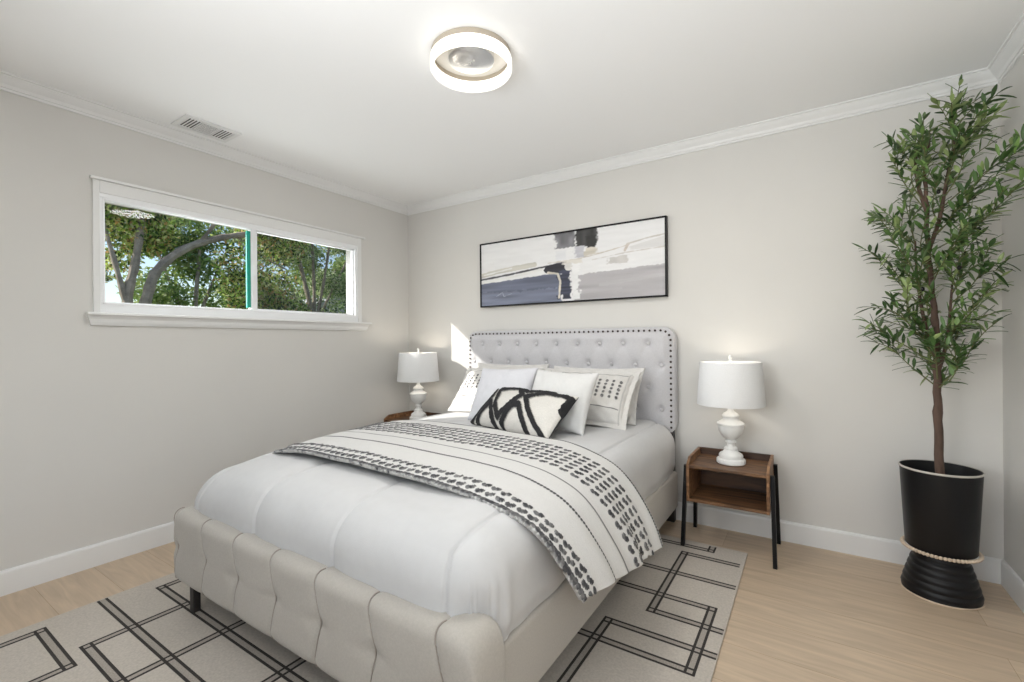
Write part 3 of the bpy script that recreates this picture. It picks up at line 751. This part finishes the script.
n1 = len(V); back = [(AX0+ft, -.004, AZ0+ft), (AX1-ft, -.004, AZ0+ft), (AX1-ft, -.004, AZ1-ft), (AX0+ft, -.004, AZ1-ft)]
V = np.concatenate([V, np.array(back)]); c0, c1, c2, c3 = 0, nu, (nv+1)*(nu+1)-1, nv*(nu+1)
fs = grid_faces(nu, nv)+[(n1+3, n1+2, n1+1, n1), tuple(range(0, nu+1))[::-1]+(n1, n1+1), tuple(range(c3, c2+1))+(n1+2, n1+3),
     tuple(j*(nu+1) for j in range(nv+1))+(n1+3, n1), tuple(j*(nu+1)+nu for j in range(nv+1))[::-1]+(n1+1, n1+2)]
me = pydata('canvas', V, fs); set_col(me, np.concatenate([C_.reshape(-1, 3), np.ones((4, 3))*.7]))
o = mesh_obj('canvas', me, mat('oil_paint', (.8, .8, .8), .55, attr='Col'), art); o.location = off_

# ---------------------------------------------------------------- nightstands
def nightstand(x0, label, lift=0, on_rug=None):
    w_, d_, yb = .405, .335, -.062
    t = thing('nightstand', label, 'nightstand', (x0+w_/2, yb-d_/2, lift), group='matching nightstands either side of the bed')
    hw_, hd = w_/2, d_/2
    for s_ in (-1, 1):      # side panels with a clipped front corner above the top
        xx = s_*(hw_-.007)
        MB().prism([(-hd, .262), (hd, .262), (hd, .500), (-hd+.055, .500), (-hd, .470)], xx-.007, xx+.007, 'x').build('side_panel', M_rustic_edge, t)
    MB().box(-hw_+.014, hw_-.014, -hd+.003, hd, .448, .462, .001).build('top', M_rustic, t)
    MB().box(-hw_+.014, hw_-.014, -hd+.003, hd, .262, .278, .001).build('bottom_shelf', M_rustic, t)
    MB().box(-hw_+.014, hw_-.014, hd-.014, hd, .278, .500, .001).build('back_panel', M_rustic_shaded, t)
    for s_ in (-1, 1):
        for q in (-1, 1):
            x_ = s_*(hw_+.010); bm = MB()
            yt, yb_ = q*(hd-.040), q*(hd-.0)
            xb = s_*(hw_+.022)
            vs = []
            zb = .0115 if (s_, q) == on_rug else -lift
            for (xc, yc, z) in ((xb, yb_, zb), (x_, yt, .455)):
                vs += [bm.bm.verts.new((xc+dx_, yc+dy_, z)) for dx_, dy_ in ((-.0095, -.014), (.0095, -.014), (.0095, .014), (-.0095, .014))]
            for a in range(4): bm.bm.faces.new((vs[a], vs[(a+1) % 4], vs[4+(a+1) % 4], vs[4+a]))
            bm.bm.faces.new(vs[3::-1]); bm.bm.faces.new(vs[4:])
            bm.build('leg', M_black, t)
    return t
nightstand(2.568, 'brown wood and black metal nightstand right of the bed, fully in view', 0, (-1, -1))
nightstand(.10, 'brown wood nightstand left of the bed, only its top corner showing past the throw', .038)

# ---------------------------------------------------------------- lamps
def lamp(x, y, label, power, z=.463):
    t = thing('table_lamp', label, 'lamp', (x, y, z), group='matching white lamps on the nightstands')
    MB().lathe([(0, 0), (.071, 0), (.075, .004), (.075, .022), (.071, .027), (.062, .030), (.063, .045), (.058, .055), (.040, .066), (.034, .078), (.036, .084), (.030, .092), (0, .092)], 48).build('base', M_ceramic, t, True)
    MB().lathe([(0, .090), (.021, .090), (.019, .108), (.019, .113), (.028, .118), (.028, .126), (.020, .131), (.024, .137), (.040, .148), (.054, .164), (.063, .184), (.067, .205), (.067, .214), (.072, .218), (.072, .226), (.062, .234), (.046, .243), (.040, .249), (.038, .258), (.044, .262), (.045, .270), (.036, .282), (.022, .290), (.015, .300), (.012, .330), (0, .330)], 48).build('urn_body', M_ceramic, t, True)
    MB().lathe([(0, .325), (.010, .325), (.010, .36), (.016, .362), (.016, .395), (0, .395)], 24).build('socket', M_nickel, t, True)
    r0, r1, z0, z1 = .176, .158, .330, .570
    sh = MB().lathe([(r0, z0), (r0+.001, z0+.004), (r1+.001, z1-.004), (r1, z1), (r1-.004, z1), (r0-.004, z0)], 72, closed=True).build('lamp_shade', M_shade, t, True)
    sp = MB()
    for a in (0, 2*PI/3, 4*PI/3): sp.tube([(0, 0, .570), (r1*.985*math.cos(a), r1*.985*math.sin(a), .568)], .0015, 6)
    sp.tube([(0, 0, .395), (0, 0, .572)], .002, 6)
    sp.build('shade_carrier', M_nickel, sh)
    MB().lathe([(0, .572), (.010, .572), (.012, .578), (.007, .584), (.010, .590), (.011, .598), (.006, .608), (0, .612)], 20).build('finial', M_ceramic, t, True)
    MB().ball((0, 0, .44), .028, (1, 1, 1.2), 16, 10).build('bulb', mat('frosted_bulb', (.9, .9, .88), .5, emis=(1, .85, .66), estr=1.5), t, True)
    l = bpy.data.lights.new('bulb_light', 'POINT'); l.energy = power; l.shadow_soft_size = .035; l.color = (1, .9, .76)
    lo = bpy.data.objects.new('bulb_light', l); COL.objects.link(lo); lo.parent = t; lo.location = (0, 0, .495)
    return t
LR = lamp(2.772, -.225, 'white urn table lamp with drum shade on the right nightstand', 1.1)
LL_ = lamp(.355, -.24, 'white urn table lamp with drum shade in the left corner by the window wall', 1.5, .501)
# looped flex hanging behind the right nightstand
pts = [(.02, .19, 0), (.025, .222, -.05), (.0, .222, -.18)]
for k in range(40):
    a = k/39*PI*4.2; r = .050-.0006*k; pts.append((-.02+r*math.sin(a)*1.25+k*.0009, .217-.0002*k, -.272-.0005*k+r*math.cos(a)*.9))
pts.append((.12, .214, -.27))
MB().tube([(p[0], p[1]-.0, p[2]) for p in pts], .0016, 6).build('power_cord', M_cord, LR, True)

# ---------------------------------------------------------------- potted olive tree
PX, PY = 3.640, -.255
t = thing('potted_olive_tree', 'tall artificial olive tree in a black pedestal planter in the right corner', 'plant', (PX, PY, 0))
pot = MB().lathe([(0, .205), (.119, .205), (.123, .21), (.141, .56), (.142, .568), (.137, .568), (.133, .55), (.125, .50)], 64).build('planter', M_pot, t, True)
pb = [(0, .002), (.136, .002), (.138, .012)]
for k in range(6):
    z = .014+k*.029; r = .137-.055*((z-.01)/.19)**1.15
    pb += [(r, z), (r+.003, z+.010), (r-.001, z+.022), (r-.007, z+.0265)]
pb += [(.080, .192), (.078, .205), (0, .205)]
MB().lathe(pb, 64).build('pedestal', M_pot, pot, True, 60)
MB().lathe([(.139, 0), (.142, .003), (.139, .007), (.136, .003)], 64, closed=True).build('base_cord', M_bead, pot, True)
MB().lathe([(.1425, .562), (.1445, .566), (.1425, .570), (.140, .571), (.140, .562)], 64, closed=True).build('rim_band', mat('pale_rim', (.5, .47, .42), .5), pot, True)
MB().lathe([(0, .505), (.05, .507), (.1245, .50)], 40).build('soil', M_soil, pot, True)
b = MB()
for k in range(58):
    a = 2*PI*k/58; b.ball((.132*math.cos(a), .132*math.sin(a), .203), .0082, (1, 1, 1), 8, 6)
b.build('bead_trim', M_bead, pot, True)

trunk = [(3.642, -.25, .49), (3.637, -.25, .784), (3.634, -.255, .967), (3.634, -.25, 1.15), (3.623, -.25, 1.333), (3.607, -.25, 1.564), (3.602, -.25, 1.795), (3.599, -.25, 1.957), (3.62, -.24, 2.10)]
def cr_interp(P, n):
    P = [Vector(p) for p in P]; out = []
    for i in range(len(P)-1):
        p0, p1, p2, p3 = P[max(i-1, 0)], P[i], P[i+1], P[min(i+2, len(P)-1)]
        for k in range(n):
            s = k/n; out.append(.5*((2*p1)+(-p0+p2)*s+(2*p0-5*p1+4*p2-p3)*s*s+(-p0+3*p1-3*p2+p3)*s**3))
    out.append(P[-1]); return out
def at(P, z):
    for a, c_ in zip(P, P[1:]):
        if a.z <= z <= c_.z: return a.lerp(c_, (z-a.z)/(c_.z-a.z+1e-9))
    return P[-1].copy() if z > P[-1].z else P[0].copy()
base = Vector((PX, PY, 0)); rng = random.Random(11)
TP = cr_interp(trunk, 6)
wob = [p+Vector((.002*math.sin(i*1.7), .002*math.cos(i*1.3), 0)) for i, p in enumerate(TP)]
tb_ = MB(); N = len(wob)
tb_.tube([p-base for p in wob], [.0175*(1-.72*i/(N-1))+(.003 if i % 7 == 0 else 0) for i in range(N)], 10)
stems = []
for pts_ in ([(3.634, -.255, 1.05), (3.60, -.24, 1.20), (3.575, -.22, 1.42), (3.57, -.20, 1.62)], [(3.634, -.255, .99), (3.665, -.27, 1.15), (3.68, -.29, 1.4)],
             [(3.605, -.25, 1.55), (3.645, -.27, 1.70), (3.665, -.28, 1.86), (3.70, -.25, 2.05)], [(3.603, -.25, 1.75), (3.57, -.26, 1.88), (3.56, -.3, 2.02)]):
    q = cr_interp(pts_, 5); stems.append(q); tb_.tube([p-base for p in q], [.0095*(1-.6*i/(len(q)-1)) for i in range(len(q))], 8)
tips = [(3.68, -.3, 2.2), (3.72, -.3, 2.0), (3.55, -.3, 1.95), (3.62, -.38, 1.85), (3.70, -.15, 1.9), (3.58, -.40, 1.7), (3.72, -.25, 1.6), (3.50, -.3, 1.65), (3.66, -.40, 1.5), (3.55, -.38, 1.42), (3.62, -.12, 1.45), (3.70, -.3, 1.22), (3.60, -.38, 1.15), (3.55, -.15, 1.3), (3.74, -.35, 1.8), (3.64, -.12, 1.1), (3.728, -.2, 2.312), (3.751, -.45, 2.103), (3.77, -.40, 2.08), (3.48, -.2, 2.12), (3.479, -.3, 1.99), (3.846, -.42, 1.898), (3.841, -.42, 1.749), (3.804, -.42, 1.695), (3.42, -.12, 1.79), (3.45, -.45, 1.61), (3.44, -.12, 1.56), (3.764, -.38, 1.67), (3.782, -.3, 1.471), (3.674, -.45, 1.585), (3.41, -.2, 1.195), (3.47, -.2, 1.127), (3.51, -.38, 1.331), (3.45, -.45, 1.339), (3.732, -.45, 1.292), (3.732, -.38, 1.149), (3.685, -.38, 1.055), (3.566, -.2, 1.079), (3.654, -.2, 1.001), (3.804, -.2, 1.371), (3.56, -.42, 2.08), (3.545, -.12, 1.838), (3.525, -.12, 1.521), (3.693, -.2, 2.021), (3.69, -.45, 1.769), (3.584, -.12, 2.123), (3.671, -.3, 1.415), (3.738, -.12, 1.242), (3.57, -.3, 1.219)]
LV, LF, LC = [], [], []
def leaf(p, d, ln_, wd, col):
    d = d.normalized(); side = d.cross(Vector((rng.uniform(-.4, .4), rng.uniform(-.4, .4), 1))).normalized(); up = side.cross(d)
    i0 = len(LV); droop = rng.uniform(.0, .35)
    for k, (s, w_) in enumerate(((0, .10), (.25, .8), (.55, 1), (.82, .62), (1, .04))):
        c = p+d*ln_*s-Vector((0, 0, 1))*ln_*droop*s*s
        for q in (-1, 0, 1): LV.append(c+side*q*w_*wd/2+up*(.12*wd*abs(q)))
        LC.extend([col]*3)
    for k in range(4):
        a = i0+k*3
        LF.append((a, a+1, a+4, a+3)); LF.append((a+1, a+2, a+5, a+4))
twb = MB(); olives = []
greens = [(.035, .08, .02), (.06, .125, .03), (.10, .19, .05), (.16, .27, .075), (.26, .34, .13), (.11, .17, .07)]
def clampx(p):
    p.x = min(p.x, RW-.018); p.y = min(p.y, -.03); return p
for ti, tp in enumerate(tips):
    tp = Vector(tp); z0 = tp.z-rng.uniform(.14, .26)
    z0 = max(.93, min(2.02, z0)); src = at(wob, z0)
    near = [(src-tp).length]
    for q in stems:
        if q[0].z < z0 < q[-1].z:
            c = at(q, z0)
            if (c-tp).length < near[0]: src = c; near[0] = (c-tp).length
    mid = src.lerp(tp, .5)+Vector((rng.uniform(-.03, .03), rng.uniform(-.03, .03), rng.uniform(-.03, .02)))
    path = cr_interp([src, mid, tp], 7)
    twb.tube([p-base for p in path], [.0034*(1-.6*i/(len(path)-1)) for i in range(len(path))], 5)
    g0 = rng.choice(greens)
    subs = [(path, .28)]
    for q in range(3):
        a = path[rng.randint(4, len(path)-3)]; dr = (tp-src).normalized()+Vector((rng.uniform(-1, 1), rng.uniform(-1, 1), rng.uniform(-.3, .9)))*.8
        e_ = clampx(a+dr.normalized()*rng.uniform(.08, .15)); sp_ = cr_interp([a, a.lerp(e_, .5)+Vector((0, 0, .012)), e_], 4)
        twb.tube([p-base for p in sp_], .0017, 5); subs.append((sp_, .1))
    for pth, start in subs:
        Np = len(pth); Ltot = sum((b_-a_).length for a_, b_ in zip(pth, pth[1:]))
        cnt = max(7, int(Ltot*(1-start)/.0115))
        for k in range(cnt):
            s = start+(1-start)*k/(cnt-1); f_ = s*(Np-1); i = min(Np-2, int(f_)); p = pth[i].lerp(pth[i+1], f_-i); tdir = (pth[i+1]-pth[i]).normalized()
            ang = (k % 2)*PI+k*.35+rng.uniform(-.5, .5); n_ = tdir.cross(Vector((0, 0, 1))); n_ = n_.normalized() if n_.length > .1 else Vector((1, 0, 0)); m_ = tdir.cross(n_)
            d = tdir*rng.uniform(.5, 1.0)+(n_*math.cos(ang)+m_*math.sin(ang))*.8
            if k == cnt-1: d = tdir
            ll = rng.uniform(.044, .078)
            if p.x+d.normalized().x*ll > RW-.01: d.x = -abs(d.x)*.3
            if p.y+d.normalized().y*ll > -.015: d.y = -abs(d.y)
            if p.z+ll*d.normalized().z > CEIL-.06: d.z = -.1
            c_ = rng.choice(greens) if rng.random() < .5 else g0; j = rng.uniform(.8, 1.2)
            leaf(p-base, d, ll, rng.uniform(.013, .020), (c_[0]*j, c_[1]*j, c_[2]*j))
    if ti in (3, 8, 9, 14, 15, 6, 19, 27): olives.append(path[-4]+Vector((.008, -.012, -.012)))
tb_.build('trunk', M_bark, t, True)
twb.build('twigs', mat('green_twig', (.12, .13, .05), .7), t, True)
me = pydata('foliage', LV, LF); set_col(me, np.array(LC)); fo = mesh_obj('foliage', me, M_leaf, t, True)
for p in olives: MB().ball(p-base, .0075, (1, 1, 1.35), 10, 8).build('olive', M_black, t, True)

# ---------------------------------------------------------------- outside the window
struct(MB().box(-40, -.13, -25, 40, -.5, -.3).build('ground_lawn', mat('lawn', (.10, .14, .05), .95, noise_amt=.3, nscale=6)))
M_tleaf = mat('sunlit_leaf', (.1, .2, .04), .5, attr='Col')
n = M_tleaf.node_tree.nodes; L = M_tleaf.node_tree.links
tl = n.new('ShaderNodeBsdfTranslucent'); mx = n.new('ShaderNodeMixShader'); mx.inputs[0].default_value = .5
at_ = [q for q in n if q.type == 'ATTRIBUTE'][0]; L.new(at_.outputs['Color'], tl.inputs[0])
L.new(n['Principled BSDF'].outputs[0], mx.inputs[1]); L.new(tl.outputs[0], mx.inputs[2]); L.new(mx.outputs[0], n['Material Output'].inputs[0])
M_obark = mat('garden_bark', (.30, .25, .20), .9, noise_amt=.35, nscale=9, bump=1, bscale=20)
def tree(label, base, limbs, blobs, pal, seed, leafsize=.06, per=900):
    rg = np.random.RandomState(seed)
    t = thing('garden_tree', label, 'tree', base, group='trees beyond the window'); B_ = Vector(base)
    b = MB()
    for pts_, r0_, r1_ in limbs:
        q = cr_interp(pts_, 5); b.tube([p-B_ for p in q], [(r0_+(r1_-r0_)*i/(len(q)-1))*.62+.006*math.sin(i*2.3) for i in range(len(q))], 8)
    b.build('trunk', M_obark, t, True)
    VV, CC = [], []
    for (bx_, by_, bz_, br) in blobs:
        n = int(per*(br/.5)**2)
        d = rg.normal(size=(n, 3)); d /= np.linalg.norm(d, axis=1)[:, None]
        rad = br*rg.uniform(.45, 1.05, n)[:, None]
        c = np.array((bx_, by_, bz_))+d*rad*np.array((1, 1, .75))-np.array(base)
        a = rg.normal(size=(n, 3)); a /= np.linalg.norm(a, axis=1)[:, None]
        e_ = np.cross(a, rg.normal(size=(n, 3))); e_ /= np.linalg.norm(e_, axis=1)[:, None]
        sz = leafsize*rg.uniform(.6, 1.3, n)[:, None]
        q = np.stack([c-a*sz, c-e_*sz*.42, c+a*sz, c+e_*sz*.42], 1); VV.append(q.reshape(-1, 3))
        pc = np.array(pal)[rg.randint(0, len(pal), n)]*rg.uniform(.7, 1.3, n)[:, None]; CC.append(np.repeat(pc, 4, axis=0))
    VV = np.concatenate(VV); CC = np.concatenate(CC); n = len(VV)//4
    me = bpy.data.meshes.new('foliage'); me.vertices.add(len(VV)); me.vertices.foreach_set('co', VV.astype(np.float32).ravel())
    me.loops.add(len(VV)); me.loops.foreach_set('vertex_index', np.arange(len(VV), dtype=np.int32)); me.polygons.add(n)
    me.polygons.foreach_set('loop_start', np.arange(0, 4*n, 4, dtype=np.int32)); me.polygons.foreach_set('loop_total', np.full(n, 4, dtype=np.int32)); me.update(calc_edges=True)
    set_col(me, CC); mesh_obj('foliage', me, M_tleaf, t)
    return t
rg = np.random.RandomState(2)
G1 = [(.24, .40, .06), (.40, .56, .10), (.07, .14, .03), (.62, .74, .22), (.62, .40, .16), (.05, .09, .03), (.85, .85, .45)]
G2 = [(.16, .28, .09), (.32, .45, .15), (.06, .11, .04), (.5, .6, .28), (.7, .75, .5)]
G3 = [(.14, .24, .07), (.26, .36, .10), (.36, .44, .15)]
def blobs(n, x, y, z, r): return [(rg.uniform(*x), rg.uniform(*y), rg.uniform(*z), rg.uniform(*r)) for _ in range(n)]
tree('spreading tree with thick leaning limbs, filling the left window pane', (-4.5, -.70, -.3),
     [([(-4.5, -.72, -.3), (-4.5, -.74, 1.2), (-4.5, -.75, 1.8), (-4.5, -.66, 2.3), (-4.55, -.55, 3.1), (-4.5, -.5, 4)], .13, .05),
      ([(-4.45, -.68, 1.2), (-4.4, -.56, 1.85), (-4.4, -.44, 2.2), (-4.4, -.1, 2.55), (-4.4, .4, 2.8), (-4.3, .95, 2.95), (-4.3, 1.6, 3.0)], .12, .055),
      ([(-4.4, .1, 2.68), (-4.3, .3, 3.1), (-4.3, .5, 3.7)], .05, .02),
      ([(-4.4, .6, 2.86), (-4.3, .9, 2.6), (-4.2, 1.3, 2.4)], .035, .015),
      ([(-4.5, -.72, 1.5), (-4.5, -.85, 2.1), (-4.6, -1.0, 2.9)], .08, .03)],
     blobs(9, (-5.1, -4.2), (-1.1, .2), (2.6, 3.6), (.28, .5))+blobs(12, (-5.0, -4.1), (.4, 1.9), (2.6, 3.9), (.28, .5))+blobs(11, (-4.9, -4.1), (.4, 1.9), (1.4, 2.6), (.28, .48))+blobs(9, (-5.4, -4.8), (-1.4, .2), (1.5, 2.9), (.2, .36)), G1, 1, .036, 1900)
tree('many-stemmed tree fanning upward in the right window pane', (-5.5, 2.60, -.3),
     [([(-5.5, 2.60, -.3), (-5.5, 2.6, 1.6), (-5.5, 2.45, 2.4), (-5.5, 2.2, 3.3), (-5.5, 2.0, 4.2)], .10, .03),
      ([(-5.5, 2.62, 1.3), (-5.5, 2.66, 2.2), (-5.5, 2.62, 3.3), (-5.5, 2.58, 4.3)], .07, .03),
      ([(-5.5, 2.62, 1.3), (-5.45, 2.8, 2.2), (-5.4, 2.95, 3.2), (-5.4, 3.05, 4.2)], .06, .025),
      ([(-5.5, 2.62, 1.4), (-5.45, 3.0, 2.2), (-5.4, 3.35, 2.9), (-5.4, 3.6, 3.6)], .05, .02),
      ([(-5.5, 2.58, 1.4), (-5.45, 2.2, 2.1), (-5.4, 1.9, 2.6), (-5.4, 1.6, 3.0)], .05, .02)],
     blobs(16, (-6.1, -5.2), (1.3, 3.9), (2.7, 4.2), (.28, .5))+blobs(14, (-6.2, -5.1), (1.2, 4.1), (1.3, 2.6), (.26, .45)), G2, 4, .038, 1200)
for i, (x, y, lb) in enumerate(((-9.5, -1.6, 'dense green tree further off, seen low in the left pane'), (-10, 2.2, 'dense green tree further off, behind the meeting rail of the window'), (-10, 6.2, 'dense green tree further off, at the right edge of the window'))):
    tree(lb, (x, y, -.3), [([(x, y, -.3), (x+.1, y, 1.5), (x, y+.2, 3.6)], .16, .06), ([(x, y, 1.4), (x, y-.5, 2.8), (x, y-.8, 3.8)], .08, .03), ([(x, y, 1.4), (x, y+.5, 2.8), (x, y+.9, 3.8)], .08, .03)],
         blobs(16, (x-.8, x+.8), (y-1.1, y+1.1), (1.4, 4.8), (.4, .75)), G3, 20+i, .065, 600)
M_roof = mat('pale_roof', (.62, .62, .62), .8, noise_amt=.1, nscale=12)
for (x, y, w_, h_, lb) in ((-6.9, .35, 1.3, 1.93, 'low flat-topped white shed roof seen at the bottom of the left pane'), (-7.6, 4.1, 2.4, 2.02, 'low pale gabled roof seen at the bottom of the right pane')):
    t = thing('garden_shed', lb, 'shed', (x, y, -.3), group='sheds beyond the window')
    MB().box(-.8, .8, -w_/2, w_/2, 0, h_+.1).build('shed_wall', M_conc, t)
    if w_ < 2: MB().box(-.95, .95, -w_/2-.1, w_/2+.1, h_+.1, h_+.19, .01).build('roof', M_roof, t)
    else: MB().prism([(-w_/2-.2, h_+.1), (w_/2+.2, h_+.1), (0, h_+.62)], -.95, .95, 'x').build('roof', M_roof, t)
